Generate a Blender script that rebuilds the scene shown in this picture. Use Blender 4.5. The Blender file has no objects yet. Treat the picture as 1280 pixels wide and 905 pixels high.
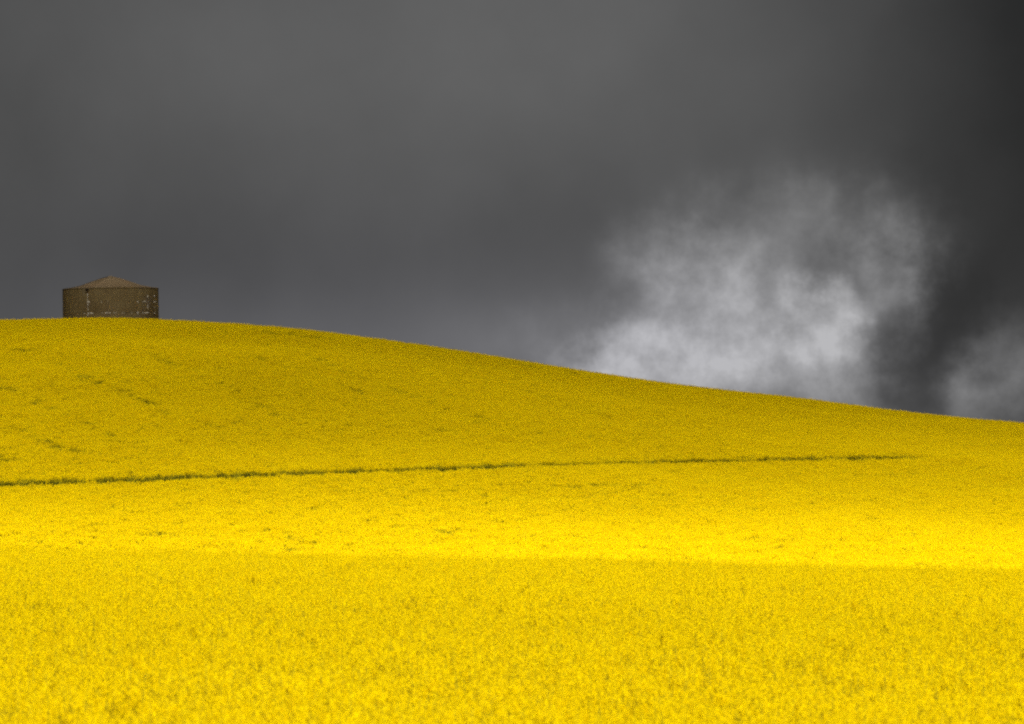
import bpy, bmesh, math, random
import numpy as np
from mathutils import Vector, Matrix

R = math.radians
rng = np.random.default_rng(7)
random.seed(7)
sc = bpy.context.scene
COL = sc.collection

# ---------------------------------------------------------------- camera
F = 6089.0            # focal length in photo pixels (1280 wide): a 171 mm lens
VH = 540.0            # photo row of the eye-level horizon
CAMZ = 0.0            # heights are measured from the lens
cam_d = bpy.data.cameras.new('camera')
cam_d.sensor_width = 36.0
cam_d.lens = F / 1280.0 * 36.0
cam_d.clip_start = 0.5
cam_d.clip_end = 20000.0
cam_d.dof.use_dof = True
cam_d.dof.focus_distance = 430.0
cam_d.dof.aperture_fstop = 4.0
cam = bpy.data.objects.new('camera', cam_d)
COL.objects.link(cam)
cam.location = (0, 0, CAMZ)
cam.rotation_euler = (R(90) + math.atan((VH - 452.5) / F), 0, 0)
sc.camera = cam

# ---------------------------------------------------------------- sun
SUN_EL, SUN_AZ = R(44), R(176)      # azimuth clockwise from +Y (view direction): behind the camera
sun_dir = Vector((math.sin(SUN_AZ) * math.cos(SUN_EL), math.cos(SUN_AZ) * math.cos(SUN_EL), math.sin(SUN_EL)))
sun_d = bpy.data.lights.new('sun', 'SUN')
sun_d.energy = 5.0
sun_d.angle = R(0.5)
sun_d.color = (1.0, 0.97, 0.92)
sun = bpy.data.objects.new('sun', sun_d)
COL.objects.link(sun)
sun.location = (0, 0, 60)
sun.rotation_euler = (-sun_dir).to_track_quat('-Z', 'Y').to_euler()

# ---------------------------------------------------------------- exposure / renderer
vs = sc.view_settings
vs.view_transform = 'Standard'
vs.look = 'None'
EXPOSURE = 0.97
vs.exposure = EXPOSURE
vs.gamma = 1.0
vs.use_curve_mapping = False
cy = sc.cycles
cy.max_bounces = 6
cy.diffuse_bounces = 4
cy.transmission_bounces = 4
cy.glossy_bounces = 2
cy.volume_bounces = 1
cy.use_denoising = False
cy.adaptive_threshold = 0.002
cy.sample_clamp_indirect = 1.0
cy.pixel_filter_type = 'BLACKMAN_HARRIS'
cy.filter_width = 2.3

# ---------------------------------------------------------------- world: storm cloud over a clear sky, in sky angles
world = bpy.data.worlds.new('World')
sc.world = world
world.use_nodes = True
wt = world.node_tree
wt.nodes.clear()
world.cycles.sampling_method = 'MANUAL'
world.cycles.sample_map_resolution = 256

class NT:
    """tiny node-building helper"""
    def __init__(s, tree): s.t = tree
    def n(s, kind, **kw):
        nd = s.t.nodes.new(kind)
        for k, v in kw.items(): setattr(nd, k, v)
        return nd
    def put(s, sock, v):
        if hasattr(v, 'is_linked') or isinstance(v, bpy.types.NodeSocket): s.t.links.new(v, sock)
        else: sock.default_value = v
    def m(s, op, a, b=0.0, c=None, clamp=False):
        nd = s.n('ShaderNodeMath', operation=op); nd.use_clamp = clamp
        s.put(nd.inputs[0], a); s.put(nd.inputs[1], b)
        if c is not None: s.put(nd.inputs[2], c)
        return nd.outputs[0]
    def noise(s, vec, scale, detail=4, rough=0.55, w=None, lac=2.0, dim='3D'):
        nd = s.n('ShaderNodeTexNoise', noise_dimensions=dim)
        if w is not None:                     # another stretch of the same noise
            sh = s.n('ShaderNodeVectorMath', operation='ADD'); s.put(sh.inputs[0], vec)
            sh.inputs[1].default_value = (w * 37.1, w * -21.7, 0); vec = sh.outputs[0]
        s.put(nd.inputs['Vector'], vec)
        nd.inputs['Scale'].default_value = scale
        nd.inputs['Detail'].default_value = detail
        nd.inputs['Roughness'].default_value = rough
        nd.inputs['Lacunarity'].default_value = lac
        return nd.outputs['Fac']

W = NT(wt)
tc = W.n('ShaderNodeTexCoord')
sep = W.n('ShaderNodeSeparateXYZ')
wt.links.new(tc.outputs['Generated'], sep.inputs[0])
az = W.m('MULTIPLY', W.m('ARCTAN2', sep.outputs[0], sep.outputs[1]), 180 / math.pi)   # degrees right of the view axis
el = W.m('MULTIPLY', W.m('ARCSINE', sep.outputs[2]), 180 / math.pi)                   # degrees above the horizon
comb = W.n('ShaderNodeCombineXYZ')
W.put(comb.inputs[0], az); W.put(comb.inputs[1], el)
P = comb.outputs[0]
def warp(axis_in, scale, amp, w, det=5, rough=0.6):
    nz = W.noise(P, scale, det, rough, w, dim='2D')
    return W.m('ADD', axis_in, W.m('MULTIPLY', W.m('SUBTRACT', nz, 0.5), amp))
azw = warp(az, 1.1, 1.05, 3.1, 7, 0.58)
elw = warp(el, 1.1, 0.90, 8.4, 7, 0.58)
azs = warp(az, 0.25, 1.6, 5.5, 2)
els = warp(el, 0.25, 1.2, 6.5, 2)
PX = 180 / math.pi / F
def blob(u, v, su, sv, amp, A=azw, E=elw, p=1.0):
    a0, e0 = (u - 640) * PX, (VH - v) * PX
    dx = W.m('DIVIDE', W.m('SUBTRACT', A, a0), su * PX)
    dy = W.m('DIVIDE', W.m('SUBTRACT', E, e0), sv * PX)
    d2 = W.m('ADD', W.m('MULTIPLY', dx, dx), W.m('MULTIPLY', dy, dy))
    if p != 1.0: d2 = W.m('POWER', d2, p)
    return W.m('MULTIPLY', W.m('EXPONENT', W.m('MULTIPLY', d2, -0.5)), amp)
def total(xs):
    s = xs[0]
    for x in xs[1:]: s = W.m('ADD', s, x)
    return s
soft = total([
    blob(560, 60, 420, 170, 0.052, azs, els),
    blob(1345, 60, 190, 330, -0.165, azs, els),
    blob(-120, 260, 260, 300, -0.030, azs, els),
    blob(560, 310, 420, 75, -0.020, azs, els),
    blob(420, 450, 460, 55, 0.055, azs, els),
    blob(640, 440, 110, 45, 0.050, azs, els),
    blob(1185, 390, 45, 100, -0.030, azw, els),
    blob(1135, 480, 42, 60, -0.060, azw, els),
])
brk = total([
    blob(845, 466, 85, 46, 0.44, p=1.8),
    blob(750, 462, 42, 28, 0.28, p=1.3),
    blob(695, 445, 55, 36, 0.06),
    blob(905, 397, 70, 45, 0.34),
    blob(960, 345, 55, 36, 0.11),
    blob(1022, 406, 46, 40, 0.52, p=2.0),
    blob(900, 322, 42, 34, 0.18),
    blob(840, 352, 48, 42, 0.13),
    blob(985, 468, 80, 40, 0.30),
    blob(1070, 440, 32, 50, 0.12),
    blob(1112, 350, 40, 50, 0.22, p=1.5),
    blob(1010, 272, 75, 38, 0.10),
    blob(1090, 295, 60, 35, 0.11),
    blob(1045, 490, 38, 28, 0.12),
    blob(1205, 522, 34, 24, 0.15),
    blob(1245, 492, 34, 30, 0.17),
    blob(1285, 450, 34, 40, 0.15),
])
SAT = 0.405
brk = W.m('MULTIPLY', W.m('SUBTRACT', 1.0, W.m('EXPONENT', W.m('DIVIDE', brk, -SAT))), SAT)
fb = W.noise(P, 1.7, 8, 0.60, 2.2, dim='2D')
big = W.noise(P, 0.18, 4, 0.5, 1.3, dim='2D')
brk = W.m('MULTIPLY', brk, W.m('ADD', 1.0, W.m('MULTIPLY', W.m('SUBTRACT', fb, 0.5), 1.35)))
g = total([W.m('ADD', 0.318, W.m('ADD', W.m('MULTIPLY', W.m('SUBTRACT', big, 0.5), 0.05), W.m('MULTIPLY', W.m('SUBTRACT', W.noise(P, 0.5, 6, 0.55, 9.2, dim='2D'), 0.5), 0.045))), soft, brk])
g = W.m('MINIMUM', W.m('MAXIMUM', g, 0.12), 0.72)
lin = W.m('POWER', g, 2.2)
ccol = W.n('ShaderNodeCombineColor')
W.put(ccol.inputs[0], lin); W.put(ccol.inputs[1], lin)
# the thinner cloud low over the hill scatters a little bluer
W.put(ccol.inputs[2], W.m('MULTIPLY', lin, W.m('ADD', 1.0, blob(420, 430, 500, 120, 0.07, az, el))))
skyn = W.n('ShaderNodeTexSky', sky_type='NISHITA')
skyn.sun_disc = False
skyn.sun_elevation = SUN_EL
skyn.sun_rotation = SUN_AZ
bg_sky = W.n('ShaderNodeBackground'); bg_sky.inputs[1].default_value = 0.06
wt.links.new(skyn.outputs[0], bg_sky.inputs[0])
bg_cl = W.n('ShaderNodeBackground'); bg_cl.inputs[1].default_value = 2 ** -EXPOSURE
wt.links.new(ccol.outputs[0], bg_cl.inputs[0])
mixw = W.n('ShaderNodeMixShader'); mixw.inputs[0].default_value = 0.997       # cloud cover
wt.links.new(bg_sky.outputs[0], mixw.inputs[1]); wt.links.new(bg_cl.outputs[0], mixw.inputs[2])
wo = W.n('ShaderNodeOutputWorld')
wt.links.new(mixw.outputs[0], wo.inputs[0])

# ---------------------------------------------------------------- helpers
def tag(o, label=None, cat=None, group=None, kind=None):
    if label: o['label'] = label
    if cat: o['category'] = cat
    if group: o['group'] = group
    if kind: o['kind'] = kind
    return o
def link(name, me, mats=(), parent=None):
    o = bpy.data.objects.new(name, me)
    COL.objects.link(o)
    if me is not None and not me.materials:
        for m in mats: me.materials.append(m)
    if parent is not None: o.parent = parent
    return o
def empty(name, loc):
    o = bpy.data.objects.new(name, None)
    COL.objects.link(o); o.location = loc; o.empty_display_size = 0.5
    return o
def mesh(name, verts, faces, smooth=False):
    me = bpy.data.meshes.new(name)
    me.from_pydata([tuple(map(float, v)) for v in verts], [], [tuple(map(int, f)) for f in faces])
    if smooth: me.polygons.foreach_set('use_smooth', [True] * len(me.polygons))
    me.update()
    return me
def material(name):
    m = bpy.data.materials.new(name); m.use_nodes = True
    m.node_tree.nodes.clear()
    t = NT(m.node_tree)
    out = t.n('ShaderNodeOutputMaterial')
    return m, t, out
def ramp(t, fac, stops):
    r = t.n('ShaderNodeValToRGB')
    while len(r.color_ramp.elements) < len(stops): r.color_ramp.elements.new(0.5)
    for e, (p, c) in zip(r.color_ramp.elements, stops):
        e.position = p; e.color = (*c, 1)
    t.put(r.inputs[0], fac)
    return r.outputs[0]
class Waves:
    """smooth pseudo-noise on the plane: a sum of sines of random directions"""
    def __init__(s, lo, hi, n, seed):
        g = np.random.default_rng(seed)
        lam = np.exp(g.uniform(np.log(lo), np.log(hi), n)); th = g.uniform(0, np.pi * 2, n)
        s.k = np.stack([np.cos(th), np.sin(th)]) * 2 * np.pi / lam
        s.p = g.uniform(0, 2 * np.pi, n); s.n = n
    def __call__(s, x, y):
        x = np.asarray(x, float); y = np.asarray(y, float)
        o = np.zeros(np.broadcast(x, y).shape)
        for i in range(s.n): o = o + np.sin(s.k[0, i] * x + s.k[1, i] * y + s.p[i])
        return o * math.sqrt(2 / s.n)

# ---------------------------------------------------------------- terrain: a near field that rolls away, a dip, and the hill beyond it
CROP = 1.3            # canopy height of the crop
YC = 500.0            # distance of the hill's crest
Y0 = 290.0            # foot of the hill
sky_u = np.array([-900, -300, 0, 78, 140, 198, 260, 360, 440, 540, 640, 720, 860, 1000, 1100, 1200, 1280, 1600, 2300.])
sky_v = np.array([425, 405, 399, 397.3, 396.5, 398.3, 401.8, 408.8, 418.3, 432.3, 448.3, 461.5, 481.5, 497, 510, 521, 528, 552, 590.])
rid_u = np.array([-600, 0, 400, 700, 950, 1280, 1900.])
rid_v = np.array([672, 685, 693.5, 697.5, 706, 711.5, 718.])
top_x = (sky_u - 640) / F * YC
sky_v = sky_v + 1.6    # the tallest plants stand above the mean canopy
rid_v = rid_v + 7.0
top_z = -(sky_v - VH) / F * YC
YR = 170.0            # distance of the near field's brow
rid_x = (rid_u - 640) / F * YR
rid_z = -(rid_v - VH) / F * YR
w_hill = Waves(25, 70, 9, 3)
w_near = Waves(14, 45, 9, 5)
def smooth_interp(x, xp, fp):
    s = 0.0
    for d, w in ((-6, 1), (-3, 2), (0, 3), (3, 2), (6, 1)): s = s + w * np.interp(x + d, xp, fp)
    return s / 9.0
def canopy(x, y):
    x = np.asarray(x, float); y = np.asarray(y, float)
    zt = smooth_interp(x, top_x, top_z)
    base = -10.6 - 0.004 * x
    t = (y - Y0) / (YC - Y0)
    tc_ = np.clip(t, 0, 1)
    s = 1 - (1 - tc_) ** 1.55
    h = base + (zt - base) * s + np.where(t < 0, t * 20.0, 0.0)
    over = np.maximum(y - YC, 0)
    h = h - np.where(over < 60, 0.0009 * over ** 2, 0.0009 * 3600 + 0.108 * (over - 60))
    h = h + 0.16 * w_hill(x, y) * np.clip(t * 4, 0, 1) * np.clip((YC + 60 - y) / 60, 0, 1) * np.clip((YC - y) / 40, 0.15, 1)
    zr = smooth_interp(x, rid_x, rid_z)
    n = zr - 0.0145 * (y - YR) + 0.11
    q = np.maximum(y - (YR - 20), 0)
    n = n - 0.00029 * q ** 2 - 0.0020 * np.maximum(y - (YR + 4), 0) ** 2
    n = n + (0.045 * w_near(x, y) + 0.02 * w_near(2.3 * x + 40, 2.3 * y)) * np.clip((YR + 12 - y) / 20, 0, 1)
    n = n + np.clip((28 - y) / 28, 0, 1) ** 1.4 * 1.3          # the bank the camera stands on
    z = np.where(y < YR + 14, n, np.logaddexp(np.maximum(n, -60) * 3, h * 3) / 3)
    return np.maximum(z, -26.0)
# settle the crest so that the highest line of sight over the crop matches
for _ in range(4):
    ys = np.linspace(420, 540, 121)
    us = sky_u
    vmin = np.array([np.min(VH - F * canopy((u - 640) / F * ys, ys) / ys) for u in us])
    top_z = top_z + (vmin - sky_v) / F * YC
for _ in range(3):
    ys = np.linspace(YR - 50, YR + 8, 117)
    vmin = np.array([np.min(VH - F * canopy((u - 640) / F * ys, ys) / ys) for u in rid_u])
    rid_z = rid_z + (vmin - rid_v) / F * YR
def ground(x, y): return canopy(x, y) - CROP
def pixel_to_field(u, v, y0=296.0, y1=512.0):
    ys = np.linspace(y0, y1, 1200)
    vv = VH - F * canopy((u - 640) / F * ys, ys) / ys
    i = int(np.argmax(vv <= v)) if np.any(vv <= v) else int(np.argmin(vv))
    return (u - 640) / F * ys[i], ys[i]

def axis(parts):
    a = [np.arange(p0, p1, st) for p0, p1, st in parts]
    return np.concatenate(a)
gx = axis([(-6000, -900, 600), (-900, -180, 60), (-180, 180, 3), (180, 900, 60), (900, 6001, 600)])
gy = axis([(-3000, -300, 450), (-300, -30, 30), (-30, 640, 3), (640, 1000, 30), (1000, 9001, 800)])
GX, GY = np.meshgrid(gx, gy)
GZ = ground(GX, np.maximum(GY, 0)) - np.maximum(-GY, 0) * 0.002
nx_, ny_ = len(gx), len(gy)
gv = np.stack([GX.ravel(), GY.ravel(), GZ.ravel()], 1)
ii, jj = np.meshgrid(np.arange(nx_ - 1), np.arange(ny_ - 1))
k0 = (jj * nx_ + ii).ravel()
gf = np.stack([k0, k0 + 1, k0 + nx_ + 1, k0 + nx_], 1)

m_ground, t, out = material('soil_and_leaf_litter')
co = t.n('ShaderNodeTexCoord').outputs['Object']
c = ramp(t, t.noise(co, 1.7, 6, 0.65), [(0.3, (0.055, 0.040, 0.022)), (0.55, (0.085, 0.078, 0.020)), (0.8, (0.13, 0.125, 0.025))])
b = t.n('ShaderNodeBsdfDiffuse'); t.put(b.inputs['Color'], c); t.put(out.inputs[0], b.outputs[0])
gm = mesh('ground', gv, gf, True)
ground_o = link('ground', gm, [m_ground])
tag(ground_o, 'rolling farmland ground under the rapeseed, a near field and a hill', 'ground', kind='structure')

# ---------------------------------------------------------------- the cloud whose shade lies on the upper hill
def cloud_object(name, label, ctr, rx, ry, thick, density, seed, prof):
    """a closed lumpy cloud: thickness given by prof(x, y) in 0..1, flat-ish base, domed top"""
    g1 = Waves(60, 220, 12, seed); g2 = Waves(25, 70, 12, seed + 1)
    n, mrad = 96, 40
    vt, vb, fs = [], [], []
    for j in range(mrad + 1):
        r = j / mrad
        for i in range(n):
            a = 2 * math.pi * i / n
            x = rx * r * math.cos(a); y = ry * r * math.sin(a)
            h = max(float(prof(x, y)), 0.0) * thick * (1 - r ** 6)
            h *= 1 + 0.10 * float(g1(x, y)) * min(1, r * 4) + 0.06 * float(g2(x, y)) * min(1, r * 4)
            h = max(h, 0.0) + (0.0 if j == mrad else 0.3)
            vt.append((x, y, h * 0.72)); vb.append((x, y, -h * 0.28))
    N = len(vt)
    for j in range(mrad):
        for i in range(n):
            a, b_ = j * n + i, j * n + (i + 1) % n
            c_, d = a + n, b_ + n
            fs.append((a, c_, d, b_)); fs.append((N + a, N + b_, N + d, N + c_))
    me = mesh(name, vt + vb, fs, True)
    bm = bmesh.new(); bm.from_mesh(me); bmesh.ops.remove_doubles(bm, verts=bm.verts, dist=0.02)
    bmesh.ops.recalc_face_normals(bm, faces=bm.faces); bm.to_mesh(me); bm.free()
    m, t, out = material(name + '_vapour')
    v = t.n('ShaderNodeVolumeScatter')
    v.inputs['Color'].default_value = (0.9, 0.9, 0.9, 1)
    v.inputs['Density'].default_value = density
    v.inputs['Anisotropy'].default_value = 0.4
    t.put(out.inputs['Volume'], v.outputs[0])
    m.cycles.homogeneous_volume = True if hasattr(m.cycles, 'homogeneous_volume') else False
    o = link(name, me, [m])
    o.location = ctr
    return tag(o, label, 'cloud', kind='stuff')
CLH = 420.0
sh = sun_dir * (CLH / sun_dir.z)          # from a point of the field to the cloud layer, towards the sun
cc = Vector((0, 640, 0)) + sh
def hill_prof(x, y):
    yy = y + 640                          # distance along the field of the point this column shades
    q = yy - 308 - (0.50 if x < 0 else 0.14) * x
    return float(np.interp(q, [0, 8, 18, 30, 45, 70, 180, 300], [0, 0.12, 0.38, 0.55, 0.66, 0.77, 1.07, 1.07]))
cloud_object('cloud', 'low grey rain cloud drifting over the field, shading the upper hill', cc, 440, 360, 36, 0.0320, 21, hill_prof)
# added thin cloud, out of view, put there to dim the near field a little
cc2 = Vector((0, 110, 0)) + sun_dir * (330.0 / sun_dir.z)
def near_prof(x, y):
    return float(np.interp(y + 110, [-60, -20, 190, 262], [0, 1, 1, 0]))
cloud_object('cloud', 'added thin cloud out of view that dims the foreground field', cc2, 260, 190, 12, 0.0255, 41, near_prof)

# ---------------------------------------------------------------- rapeseed: materials
def leafy(name, stops, nscale, trans, tcol=None, rough=0.6):
    m, t, out = material(name)
    geo = t.n('ShaderNodeNewGeometry')
    info = t.n('ShaderNodeObjectInfo')
    n1 = t.noise(geo.outputs['Position'], nscale, 3, 0.6)
    fac = t.m('ADD', t.m('MULTIPLY', n1, 0.75), t.m('MULTIPLY', info.outputs['Random'], 0.25))
    c = ramp(t, fac, stops)
    d = t.n('ShaderNodeBsdfDiffuse'); t.put(d.inputs['Color'], c)
    tr = t.n('ShaderNodeBsdfTranslucent'); t.put(tr.inputs['Color'], c)
    mx = t.n('ShaderNodeMixShader'); mx.inputs[0].default_value = trans
    t.put(mx.inputs[1], d.outputs[0]); t.put(mx.inputs[2], tr.outputs[0])
    t.put(out.inputs[0], mx.outputs[0])
    return m
m_petal = leafy('rapeseed_petal', [(0.25, (0.82, 0.60, 0.001)), (0.5, (0.88, 0.665, 0.0012)), (0.75, (0.90, 0.70, 0.0015))], 0.35, 0.3)
m_bud = leafy('rapeseed_bud', [(0.3, (0.42, 0.36, 0.006)), (0.7, (0.55, 0.46, 0.008))], 3.0, 0.25)
m_stem = leafy('rapeseed_stem', [(0.3, (0.19, 0.18, 0.012)), (0.7, (0.27, 0.25, 0.016))], 2.0, 0.2)
m_leaf = leafy('rapeseed_leaf', [(0.3, (0.14, 0.13, 0.008)), (0.7, (0.20, 0.185, 0.010))], 2.0, 0.3)

# ---------------------------------------------------------------- rapeseed: clumps of flowering stems (over half a square metre each)
class Soup:
    def __init__(s): s.v, s.f, s.m = [], [], []
    def add(s, vs, fs, mi):
        o = len(s.v); s.v += vs; s.f += [tuple(i + o for i in f) for f in fs]; s.m += [mi] * len(fs)
    def stick(s, a, b, ra, rb, mi):
        a, b = Vector(a), Vector(b); d = (b - a).normalized()
        p = d.orthogonal().normalized(); q = d.cross(p)
        vs = []
        for c, r in ((a, ra), (b, rb)):
            for k in range(3):
                an = k * 2.0944
                vs.append(tuple(c + (p * math.cos(an) + q * math.sin(an)) * r))
        s.add(vs, [(0, 1, 4, 3), (1, 2, 5, 4), (2, 0, 3, 5)], mi)
    def flower(s, c, nrm, r, mi, rnd):
        p = nrm.orthogonal().normalized(); p = Matrix.Rotation(rnd.uniform(0, 6.28), 3, nrm) @ p
        q = nrm.cross(p)
        vs = [tuple(c - nrm * r * 0.35)]
        fs = []
        for k in range(4):                       # four rounded petals, cupped
            a = k * math.pi / 2
            d = p * math.cos(a) + q * math.sin(a); e = p * -math.sin(a) + q * math.cos(a)
            b = len(vs)
            vs += [tuple(c + d * r * 0.75 + e * r * 0.55), tuple(c + d * r * 1.05 + nrm * r * 0.1), tuple(c + d * r * 0.75 - e * r * 0.55)]
            fs.append((0, b, b + 1, b + 2))
        s.add(vs, fs, mi)
    def leaf(s, c, d, up, L, w, mi):
        side = d.cross(up).normalized()
        vs = [tuple(c), tuple(c + d * L * 0.5 + side * w), tuple(c + d * L + up * -0.25 * L), tuple(c + d * L * 0.5 - side * w)]
        s.add(vs, [(0, 1, 2), (0, 2, 3)], mi)
    def build(s, name, mats):
        me = mesh(name, s.v, s.f)
        for m in mats: me.materials.append(m)
        me.polygons.foreach_set('material_index', s.m)
        return me
def raceme(S, rnd, base, top, flowers, fr):
    """a stem with side shoots; its tip carries a bud cluster and open flowers all round, young pods below"""
    S.stick(base, top, 0.006, 0.003, 2)
    top = Vector(top); ax = (top - Vector(base)).normalized()
    L = rnd.uniform(0.10, 0.20)
    for k in range(flowers):
        t = (k + rnd.random()) / flowers
        an = k * 2.4 + rnd.uniform(-0.4, 0.4)
        rad = (0.018 + 0.034 * t ** 0.7) * rnd.uniform(0.75, 1.2)
        p = ax.orthogonal().normalized(); q = ax.cross(p)
        o = p * math.cos(an) + q * math.sin(an)
        c = top - ax * (t * L) + o * rad
        n = (o * rnd.uniform(0.5, 1.0) + ax * rnd.uniform(0.35, 1.1)).normalized()
        S.flower(c, n, fr * rnd.uniform(0.85, 1.15), 0, rnd)
    for k in range(3):
        an = rnd.uniform(0, 6.28)
        c = top + Vector((math.cos(an) * 0.008, math.sin(an) * 0.008, 0.004 + 0.008 * k))
        S.flower(c, Vector((0, 0, 1)), 0.009, 1, rnd)
    for k in range(3):                            # young pods below the flowers
        an = rnd.uniform(0, 6.28); z = L + rnd.uniform(0.0, 0.12)
        a = top - ax * z
        S.stick(a, a + Vector((math.cos(an) * 0.05, math.sin(an) * 0.05, 0.045)), 0.0022, 0.0016, 2)
def clump(name, seed, stems, spread, flowers, low, var):
    rnd = random.Random(seed)
    S = Soup()
    for k in range(stems):
        r = spread * math.sqrt(rnd.random()) * rnd.uniform(0.85, 1.1); a = rnd.uniform(0, 6.28)
        x, y = r * math.cos(a), r * math.sin(a)
        h = CROP - low + rnd.gauss(-0.03, var) - (var * 1.3 if rnd.random() < 0.35 else 0) + (0.12 if rnd.random() < 0.05 else 0)
        lx, ly = rnd.gauss(0, 0.05), rnd.gauss(0, 0.05)
        nf = max(0, int(rnd.gauss(flowers, flowers * 0.25)))
        raceme(S, rnd, (x - lx, y - ly, 0.30), (x + lx, y + ly, h), nf, 0.0115)
        if rnd.random() < 0.55:                   # a lower side shoot in flower
            a2 = rnd.uniform(0, 6.28); rr = rnd.uniform(0.06, 0.13)
            raceme(S, rnd, (x, y, h - 0.42), (x + rr * math.cos(a2), y + rr * math.sin(a2), h - rnd.uniform(0.08, 0.24)), int(nf * 0.7), 0.0105)
        for q in range(2):
            a3 = rnd.uniform(0, 6.28); z = rnd.uniform(0.2, h - 0.38)
            d = Vector((math.cos(a3), math.sin(a3), 0.25)).normalized()
            S.leaf(Vector((x, y, z)), d, Vector((0, 0, 1)), rnd.uniform(0.09, 0.2), rnd.uniform(0.02, 0.045), 3)
    return S.build(name, (m_petal, m_bud, m_stem, m_leaf))
clumps = bpy.data.collections.new('rapeseed_clumps')
spec = [(22, 0.42, 30, 0.0, 0.085)] * 5 + [(36, 0.44, 33, 0.0, 0.045)] * 5 + [(26, 0.44, 9, 0.06, 0.06)] * 2   # loose stand, even stand, mostly green
for i, (n, sp, fl, low, va) in enumerate(spec):
    me = clump('rapeseed_clump_%02d' % i, 100 + i, n, sp, fl, low, va)
    clumps.objects.link(bpy.data.objects.new('rapeseed_clump_%02d' % i, me))

gn = bpy.data.node_groups.new('crop_stand', 'GeometryNodeTree')
gn.interface.new_socket('Geometry', in_out='INPUT', socket_type='NodeSocketGeometry')
gn.interface.new_socket('Geometry', in_out='OUTPUT', socket_type='NodeSocketGeometry')
gi = gn.nodes.new('NodeGroupInput'); go = gn.nodes.new('NodeGroupOutput')
ci = gn.nodes.new('GeometryNodeCollectionInfo')
ci.inputs['Collection'].default_value = clumps
ci.inputs['Separate Children'].default_value = True
ci.inputs['Reset Children'].default_value = True
iop = gn.nodes.new('GeometryNodeInstanceOnPoints')
iop.inputs['Pick Instance'].default_value = True
def attr(name, typ):
    a = gn.nodes.new('GeometryNodeInputNamedAttribute'); a.data_type = typ
    a.inputs['Name'].default_value = name
    return a.outputs['Attribute']
gn.links.new(gi.outputs[0], iop.inputs['Points'])
gn.links.new(ci.outputs[0], iop.inputs['Instance'])
gn.links.new(attr('variant', 'INT'), iop.inputs['Instance Index'])
gn.links.new(attr('turn', 'FLOAT_VECTOR'), iop.inputs['Rotation'])
gn.links.new(attr('size', 'FLOAT_VECTOR'), iop.inputs['Scale'])
gn.links.new(iop.outputs[0], go.inputs[0])

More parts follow.
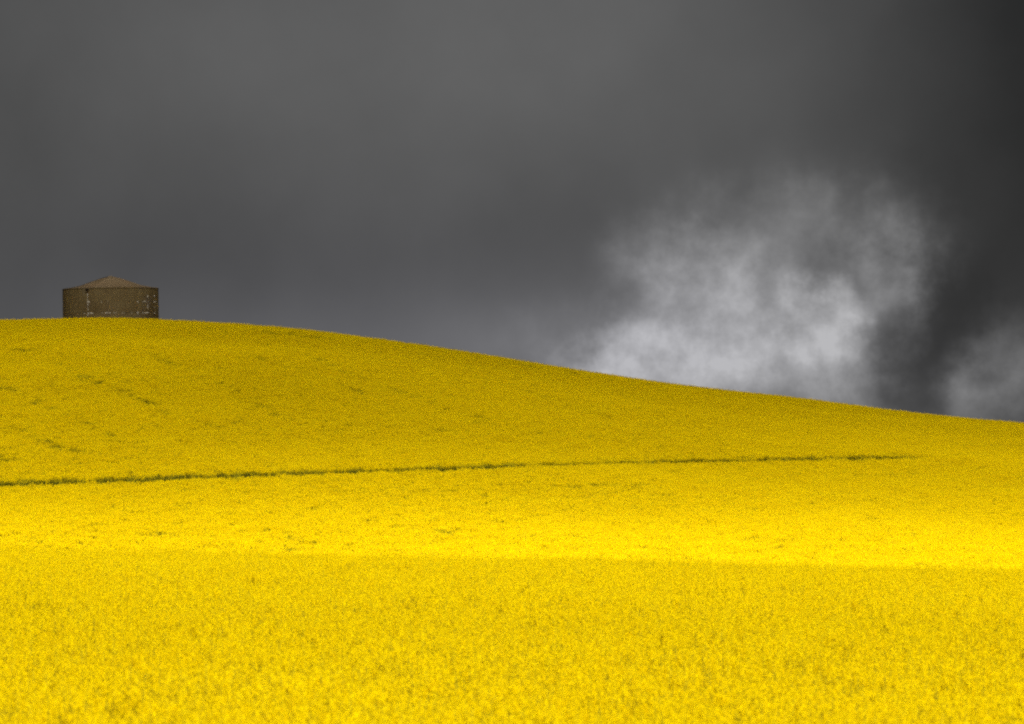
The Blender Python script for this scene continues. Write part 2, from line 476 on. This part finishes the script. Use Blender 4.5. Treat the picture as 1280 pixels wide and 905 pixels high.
# bare or thin streaks: wheel tracks and weak spots, traced on the hill. (photo polyline, width m, chance of a thin clump, bare?)
TR = [
    ([(-60, 605), (0, 603), (150, 598), (300, 592), (470, 586), (640, 580), (800, 576), (950, 573), (1100, 570), (1190, 567.5)], 2.1, 1.0, True),
    ([(1185, 568), (1230, 567), (1290, 568)], 1.8, 0.9, False),
    ([(205, 405.5), (260, 408.5), (300, 410.5), (360, 416), (420, 422), (480, 431)], 4.2, 0.8, False),
    ([(356, 417), (405, 423)], 3.4, 1.0, True),
    ([(0, 527), (28, 539), (56, 551), (78, 559), (97, 562)], 1.3, 0.55, False),
    ([(80, 560), (95, 562)], 1.0, 1.0, True),
    ([(-8, 571), (6, 572)], 1.0, 1.0, True),
    ([(219, 522), (265, 531)], 1.5, 0.5, False),
    ([(381, 526), (398, 531)], 1.8, 0.8, False),
    ([(456, 480), (480, 482), (505, 490)], 1.8, 0.85, False),
    ([(427, 526), (480, 531)], 1.5, 0.7, False),
    ([(575, 514), (602, 523)], 1.8, 0.85, False),
    ([(470, 441), (533, 455), (600, 472)], 1.2, 0.6, False),
    ([(712, 506), (735, 513), (771, 523), (811, 533), (845, 538)], 1.4, 0.7, False),
    ([(800, 543), (816, 547)], 1.6, 0.9, False),
    ([(860, 539), (912, 547)], 1.5, 0.7, False),
    ([(985, 511), (1000, 513)], 1.5, 0.8, False),
    ([(475, 653), (520, 658), (562, 664)], 1.5, 0.8, False),
    ([(420, 613), (516, 615), (548, 613)], 1.5, 0.5, False),
    ([(0, 667), (33, 671), (60, 675)], 1.5, 0.7, False),
    ([(1115, 589), (1140, 590)], 1.8, 0.7, False),
    ([(1215, 584), (1245, 582)], 1.8, 0.6, False),
    ([(340, 618), (375, 620)], 1.2, 0.5, False),
    ([(100, 470), (125, 480), (190, 502)], 1.3, 0.4, False),
    ([(30, 436), (55, 438)], 1.6, 0.6, False),
    ([(380, 461), (400, 463)], 1.6, 0.7, False),
    ([(480, 428), (540, 437), (600, 446.5), (660, 456.5), (700, 463), (800, 478)], 3.0, 0.7, False),
    ([(600, 650), (650, 652)], 1.5, 0.4, False),
    # faint drill lines that run down the slope
    ([(60, 448), (110, 470), (160, 488), (215, 520)], 1.15, 0.80, False),
    ([(160, 430), (230, 460), (300, 490), (345, 520), (400, 531)], 1.15, 0.64, False),
    ([(280, 430), (340, 452), (400, 470), (470, 497)], 1.15, 0.69, False),
    ([(380, 440), (440, 468), (505, 490), (560, 512), (620, 533)], 1.15, 0.80, False),
    ([(470, 441), (560, 462), (640, 482), (720, 507)], 1.15, 0.80, False),
    ([(600, 464), (680, 484), (760, 502), (850, 520)], 1.15, 0.64, False),
    ([(720, 484), (800, 500), (880, 516), (980, 534)], 1.15, 0.57, False),
    ([(0, 480), (60, 508), (120, 535), (170, 560)], 1.15, 0.64, False),
    ([(640, 537), (740, 545), (800, 543), (912, 548)], 1.15, 0.69, False),
    ([(430, 530), (560, 536), (640, 541)], 1.15, 0.80, False),
    ([(640, 610), (780, 604), (900, 600), (1060, 596), (1140, 590)], 1.15, 0.51, False),
    ([(930, 510), (1010, 516), (1100, 530), (1200, 541)], 1.15, 0.69, False),
    ([(1060, 560), (1150, 556), (1280, 553)], 1.15, 0.69, False),
    ([(1000, 620), (1120, 613), (1280, 606)], 1.15, 0.46, False),
    ([(215, 405), (330, 411), (420, 420), (520, 434), (640, 455), (760, 474)], 1.15, 0.80, False),
    ([(745, 645), (810, 652)], 1.5, 0.4, False),
]
def densify(poly):
    pts = []
    for (u0, v0), (u1, v1) in zip(poly, poly[1:]):
        n = max(2, int(abs(u1 - u0) / 6))
        for k in range(n): pts.append(pixel_to_field(u0 + (u1 - u0) * k / n, v0 + (v1 - v0) * k / n))
    pts.append(pixel_to_field(*poly[-1]))
    p = np.array(pts)
    if len(p) > 5:                              # smooth the track along its length
        yy = np.convolve(np.pad(p[:, 1], 2, mode='edge'), np.ones(5) / 5, 'valid'); p[:, 1] = yy
    q = [p[:1]]
    for a, b_ in zip(p[:-1], p[1:]):
        n = max(1, int(np.hypot(*(b_ - a)) / 0.5))
        q.append(a + (b_ - a) * (np.arange(1, n + 1) / n)[:, None])
    return np.concatenate(q)
TRACKS = [(densify(p), w, pr, bare) for p, w, pr, bare in TR]

TANK = (-41.9, 509.0)
TANK_R = 5.02
patchy = Waves(3.0, 14.0, 16, 31)
lump = Waves(2.0, 9.0, 14, 33)
tuft = Waves(0.9, 3.0, 20, 35)
def crop(name, label, y0, y1, step, side, kinds, amp, gap, holes):
    xs, ys = [], []
    y = y0
    while y < y1:
        half = 640 / F * y * 1.04 + side
        x = np.arange(-half, half, step)
        xs.append(x + (0.5 * step if len(xs) % 2 else 0)); ys.append(np.full(len(x), y))
        y += step * 0.87
    X = np.concatenate(xs); Y = np.concatenate(ys)
    X = X + rng.uniform(-0.4, 0.4, len(X)) * step; Y = Y + rng.uniform(-0.4, 0.4, len(Y)) * step
    keep = np.hypot(X - TANK[0], Y - TANK[1]) > TANK_R + 0.75
    var = rng.integers(kinds[0], kinds[1], len(X))
    pn = patchy(X, Y)
    lowp = np.ones(len(X))
    thin = (pn > gap) & (rng.random(len(X)) < 0.5)
    keep &= rng.random(len(X)) > holes * (1 + 0.8 * np.clip(pn, -1, 2))     # missed plants leave small gaps
    for pts, w, pr, bare in TRACKS:
        if name != 'rapeseed_hillside': break
        near = np.where((np.abs(X - pts[:, 0].mean()) < np.ptp(pts[:, 0]) / 2 + 4) & (np.abs(Y - pts[:, 1].mean()) < np.ptp(pts[:, 1]) / 2 + 4))[0]
        if not len(near): continue
        d = np.full(len(near), 1e9)
        for ch in range(0, len(pts), 64):
            seg = pts[ch:ch + 64]
            d = np.minimum(d, np.min(np.hypot(X[near, None] - seg[None, :, 0], Y[near, None] - seg[None, :, 1]), axis=1))
        d = d + rng.normal(0, 0.14, len(d))
        inside = d < w / 2
        if bare:
            weed = inside & (rng.random(len(d)) < 0.38)       # straggling plants left in the gap
            keep[near[inside & ~weed]] = False
            thin[near[weed]] = True; lowp[near[weed]] = 0.72
            thin[near[(d < w / 2 + 0.7) & (rng.random(len(d)) < 0.35)]] = True
        else:
            hit = near[inside & (rng.random(len(d)) < pr * np.clip(0.55 + 0.8 * lump(X[near], Y[near]), 0.05, 1.4))]
            thin[hit] = True; keep[hit[rng.random(len(hit)) < 0.55]] = False
    # leggy plants gone to seed along the brow
    U = 640 + F * X / Y
    leggy = (np.abs(Y - YC - 1.5) < 3.5) & (U > 470) & (U < 900) & (rng.random(len(X)) < 0.5)
    thin |= leggy; lowp = np.where(leggy, rng.uniform(1.06, 1.16, len(X)), lowp)
    var = np.where(thin, rng.integers(10, 12, len(X)), var)
    X, Y, var, lowp = X[keep], Y[keep], var[keep], lowp[keep]
    n = len(X)
    me = bpy.data.meshes.new(name)
    me.vertices.add(n)
    Z = ground(X, Y)
    me.vertices.foreach_set('co', np.stack([X, Y, Z], 1).astype(np.float32).ravel())
    a = me.attributes.new('variant', 'INT', 'POINT'); a.data.foreach_set('value', var.astype(np.int32))
    rot = np.stack([rng.normal(0, 0.05, n), rng.normal(0, 0.05, n), rng.uniform(0, 2 * math.pi, n)], 1).astype(np.float32)
    a = me.attributes.new('turn', 'FLOAT_VECTOR', 'POINT'); a.data.foreach_set('vector', rot.ravel())
    s = 1 + amp * (0.6 * lump(X, Y) + 0.6 * tuft(X, Y)) + rng.normal(0, amp * 0.8, n)
    s = s * lowp
    a = me.attributes.new('size', 'FLOAT_VECTOR', 'POINT')
    a.data.foreach_set('vector', np.stack([np.ones(n), np.ones(n), s], 1).astype(np.float32).ravel())
    o = link(name, me)
    md = o.modifiers.new('crop_stand', 'NODES'); md.node_group = gn
    return tag(o, label, 'rapeseed', kind='stuff')
crop('rapeseed_foreground', 'soft out-of-focus yellow rapeseed in flower filling the near field', 30, 215, 0.52, 5, (0, 5), 0.050, 2.2, 0.075)
crop('rapeseed_hillside', 'yellow rapeseed in flower covering the hill behind, up to the water tank', 215, 530, 0.58, 7, (5, 10), 0.026, 2.25, 0.045)

# ---------------------------------------------------------------- water tank: curved bolted sheets, low conical roof
TZ = float(ground(*TANK)) - 0.05
tank = empty('water_tank', (TANK[0], TANK[1], TZ))
tank.rotation_euler = (0, R(-0.8), 0)
tag(tank, 'round brown water tank with a low conical roof on the hilltop', 'water tank')

def tank_mat(name, stops, rust, nscale, rough):
    m, t, out = material(name)
    tcx = t.n('ShaderNodeTexCoord'); info = t.n('ShaderNodeObjectInfo')
    geo = t.n('ShaderNodeNewGeometry')
    n1 = t.noise(geo.outputs['Position'], nscale, 4, 0.55)
    mp = t.n('ShaderNodeMapping'); t.put(mp.inputs['Vector'], geo.outputs['Position']); mp.inputs['Scale'].default_value = (3.2, 3.2, 0.45)
    n2 = t.noise(mp.outputs[0], 1.4, 5, 0.6)      # run-off streaks
    f = t.m('ADD', t.m('ADD', t.m('MULTIPLY', n1, 0.5), t.m('MULTIPLY', n2, 0.30)), t.m('MULTIPLY', info.outputs['Random'], 0.20))
    c = ramp(t, f, stops)
    mix = t.n('ShaderNodeMix'); mix.data_type = 'RGBA'
    rf = t.m('MULTIPLY', t.m('SUBTRACT', t.noise(geo.outputs['Position'], 0.55, 5, 0.6, 4.0), 0.56), 5.0, clamp=True)
    t.put(mix.inputs[0], rf); t.put(mix.inputs[6], c); mix.inputs[7].default_value = (*rust, 1)
    b = t.n('ShaderNodeBsdfPrincipled')
    t.put(b.inputs['Base Color'], mix.outputs[2]); b.inputs['Roughness'].default_value = rough
    b.inputs['Specular IOR Level'].default_value = 0.2
    bp = t.n('ShaderNodeBump'); bp.inputs['Strength'].default_value = 0.12; bp.inputs['Distance'].default_value = 0.02
    t.put(bp.inputs['Height'], n1); t.put(b.inputs['Normal'], bp.outputs[0])
    t.put(out.inputs[0], b.outputs[0])
    return m
m_wall = tank_mat('weathered_tank_sheet', [(0.33, (0.078, 0.052, 0.019)), (0.5, (0.105, 0.073, 0.028)), (0.68, (0.128, 0.093, 0.038))], (0.098, 0.076, 0.050), 1.1, 0.8)
m_roof = tank_mat('dusty_roof_sheet', [(0.33, (0.118, 0.078, 0.036)), (0.5, (0.140, 0.096, 0.048)), (0.68, (0.162, 0.115, 0.062))], (0.16, 0.078, 0.032), 0.9, 0.75)
m_seal, t, out = material('chalky_sealant')
b = t.n('ShaderNodeBsdfDiffuse')
geo = t.n('ShaderNodeNewGeometry')
t.put(b.inputs['Color'], ramp(t, t.noise(geo.outputs['Position'], 9, 4, 0.6), [(0.3, (0.34, 0.30, 0.22)), (0.7, (0.70, 0.66, 0.57))]))
t.put(out.inputs[0], b.outputs[0])
m_dark, t, out = material('dark_pipe')
b = t.n('ShaderNodeBsdfDiffuse'); b.inputs['Color'].default_value = (0.012, 0.008, 0.006, 1); t.put(out.inputs[0], b.outputs[0])

NCOL = 23
SEG = 2 * math.pi / NCOL
A0 = -math.pi / 2 + R(-23.6)              # a seam at this angle, as seen from the field
ROWS = [0.0, 0.99, 2.17, 3.34, 4.75]      # sheet joints, from the ground up
RAD = 4.985
def curved_panel(name, h, bow=0.012):
    """a rolled sheet with its edges turned back, facing +X at the ring's radius"""
    vs, fs = [], []
    nseg = 6
    g_ = 0.006
    for zi, z in enumerate((g_, g_ + 0.03, h / 2, h - g_ - 0.03, h - g_)):
        rim_z = zi in (0, 4)
        for k in range(nseg + 1):
            a = -SEG / 2 + SEG * k / nseg
            if k == 0: a += 0.0008
            if k == nseg: a -= 0.0008
            r = RAD + (0 if (rim_z or k in (0, nseg)) else 0.010 + (bow if zi == 2 else 0))
            vs.append((r * math.cos(a), r * math.sin(a), z))
    for j in range(4):
        for k in range(nseg):
            a = j * (nseg + 1) + k
            fs.append((a, a + 1, a + nseg + 2, a + nseg + 1))
    return mesh(name, vs, fs, False)
# inner shell the sheets are bolted to: shows only in the joints
vs, fs = [], []
n = 92
H = ROWS[-1]
for z in (-0.25, H - 0.01):
    for k in range(n):
        a = 2 * math.pi * k / n
        vs.append(((RAD - 0.03) * math.cos(a), (RAD - 0.03) * math.sin(a), z))
for k in range(n): fs.append((k, (k + 1) % n, n + (k + 1) % n, n + k))
link('inner_shell', mesh('inner_shell', vs, fs, True), [m_wall], tank)
for r in range(4):
    pm = curved_panel('wall_panel', ROWS[r + 1] - ROWS[r])
    for k in range(NCOL):
        o = link('wall_panel', pm, [m_wall], tank)
        o.location = (0, 0, ROWS[r])
        o.rotation_euler = (0, 0, A0 + (k + 0.5) * SEG)
# eave ring: a rolled angle that caps the wall
vs, fs = [], []
prof_ = [(RAD - 0.06, H - 0.02), (RAD + 0.045, H - 0.02), (RAD + 0.045, H + 0.07), (RAD - 0.06, H + 0.07)]
for k in range(n):
    a = 2 * math.pi * k / n
    for (r, z) in prof_: vs.append((r * math.cos(a), r * math.sin(a), z))
for k in range(n):
    for q in range(4):
        a = k * 4 + q; b_ = k * 4 + (q + 1) % 4; c_ = ((k + 1) % n) * 4 + (q + 1) % 4; d = ((k + 1) % n) * 4 + q
        fs.append((a, b_, c_, d))
link('eave_ring', mesh('eave_ring', vs, fs), [m_wall], tank)
# roof: wedge-shaped sheets with a standing lap along one edge; low at the eave, steeper towards the cap
RP = [(RAD + 0.02, H + 0.075), (4.25, H + 0.17), (3.17, H + 0.40), (2.17, H + 0.76), (1.08, H + 1.13), (0.22, H + 1.34)]
vs, fs = [], []
lap = 0.006
for (r, z) in RP:
    a0, a1 = -SEG / 2, SEG / 2
    w = 0.035 / max(r, 0.3)
    vs += [(r * math.cos(a0), r * math.sin(a0), z), (r * math.cos(a1 - w), r * math.sin(a1 - w), z),
           (r * math.cos(a1 - w * .9), r * math.sin(a1 - w * .9), z + 0.02), (r * math.cos(a1 + 0.001), r * math.sin(a1 + 0.001), z + 0.02)]
for j in range(len(RP) - 1):
    for q in range(3):
        a = j * 4 + q; fs.append((a, a + 1, a + 5, a + 4))
rm = mesh('roof_panel', vs, fs)
for k in range(NCOL):
    o = link('roof_panel', rm, [m_roof], tank)
    o.rotation_euler = (0, 0, A0 + (k + 0.5) * SEG)
vs, fs = [(0, 0, H + 1.42)], []
for (r, z) in ((0.22, H + 1.385), (0.30, H + 1.335)):
    for k in range(16):
        a = 2 * math.pi * k / 16; vs.append((r * math.cos(a), r * math.sin(a), z))
for k in range(16):
    fs.append((0, 1 + k, 1 + (k + 1) % 16)); fs.append((1 + k, 17 + k, 17 + (k + 1) % 16, 1 + (k + 1) % 16))
link('roof_cap', mesh('roof_cap', vs, fs), [m_roof], tank)
# overflow pipe under the eave
bm = bmesh.new()
aa = A0
ax = Vector((math.cos(aa), math.sin(aa), 0))
ctr = ax * (RAD + 0.10) + Vector((0, 0, H - 0.16))
mt = Matrix.Translation(ctr) @ ax.to_track_quat('Z', 'Y').to_matrix().to_4x4()
for r, d_, off in ((0.115, 0.24, 0.0), (0.145, 0.05, 0.10)):
    bmesh.ops.create_cone(bm, cap_ends=True, segments=14, radius1=r, radius2=r, depth=d_, matrix=mt @ Matrix.Translation((0, 0, off)))
me = bpy.data.meshes.new('overflow_pipe'); bm.to_mesh(me); bm.free()
link('overflow_pipe', me, [m_dark], tank)
# weathered sealant and lime left along some joints
def sealant(pieces, seed):
    rnd = random.Random(seed)
    vs, fs = [], []
    for (a, z0, z1, wid, dens) in pieces:
        vert = abs(z1 - z0) > 0.02
        k = 0
        length = (z1 - z0) if vert else wid
        n = int(length / 0.075)
        for q in range(n):
            if rnd.random() > dens: continue
            if vert: aa, z, w, h = a + rnd.gauss(0, 0.004), z0 + (q + rnd.random()) * 0.075, rnd.uniform(0.03, 0.06), rnd.uniform(0.04, 0.10)
            else: aa, z, w, h = a + (q + rnd.random()) * 0.075 / RAD, z0 + rnd.gauss(0, 0.015), rnd.uniform(0.035, 0.08), rnd.uniform(0.03, 0.075)
            r0, r1 = RAD + 0.004, RAD + 0.04
            b_ = len(vs)
            m = 6
            for i in range(m):
                an = 2 * math.pi * i / m; f = rnd.uniform(0.7, 1.1)
                a_ = aa + w * f * math.cos(an) / RAD; z_ = z + h * f * math.sin(an)
                vs.append((r0 * math.cos(a_), r0 * math.sin(a_), z_))
            for i in range(m):
                an = 2 * math.pi * i / m
                a_ = aa + w * .6 * math.cos(an) / RAD; z_ = z + h * .6 * math.sin(an)
                vs.append((r1 * math.cos(a_), r1 * math.sin(a_), z_))
            for i in range(m):
                fs.append((b_ + i, b_ + (i + 1) % m, b_ + m + (i + 1) % m, b_ + m + i))
            fs.append(tuple(b_ + m + i for i in range(m)))
    return mesh('sealant', vs, fs)
J1, J2 = ROWS[3], ROWS[2]
S4, S5, S6 = A0 + 4 * SEG, A0 + 5 * SEG, A0 + 6 * SEG
seams = [
    [(A0, J2 - 0.2, H - 0.45, 0, 0.62)],
    [(A0, J1, J1, 0.45, 0.6), (A0, J2, J2, 0.6, 0.8), (A0 - 0.14, J2, J2, 0.5, 0.35)],
    [(A0 + 0.28, J1, J1, 0.22, 0.5), (A0 + 0.42, J1, J1, 0.3, 0.8), (A0 + 0.42, J2, J2, 0.3, 0.9), (A0 + 0.3, J2, J2, 2.6, 0.12)],
    [(S4, J1 - 0.14, J1 + 0.14, 0, 0.95), (S4, J2 - 0.16, J2 + 0.16, 0, 0.95)],
    [(S4 + 0.10, J1, J1, 1.0, 0.75), (S4 + 0.10, J2, J2, 1.0, 0.8), (S4 - 0.2, J2, J2, 1.0, 0.25)],
    [(S5, J1 + 0.42, J1 + 0.75, 0, 0.95), (S5, J2 + 0.42, J2 + 0.72, 0, 0.95), (S5, J2 - 0.4, J2 + 1.2, 0, 0.2)],
    [(S6 - 0.06, J1, J1, 0.6, 0.6), (S6 - 0.06, J2, J2, 0.6, 0.5), (S6, J2 + 0.5, J2 + 0.6, 0, 0.9), (S6 - 0.06, J1 + 0.62, J1 + 0.62, 0.5, 0.7), (S6 - 0.06, J2 + 0.55, J2 + 0.55, 0.5, 0.6)],
]
for i, pcs in enumerate(seams):
    tag(link('sealant', sealant(pcs, 50 + i), [m_seal], tank), kind='stuff')
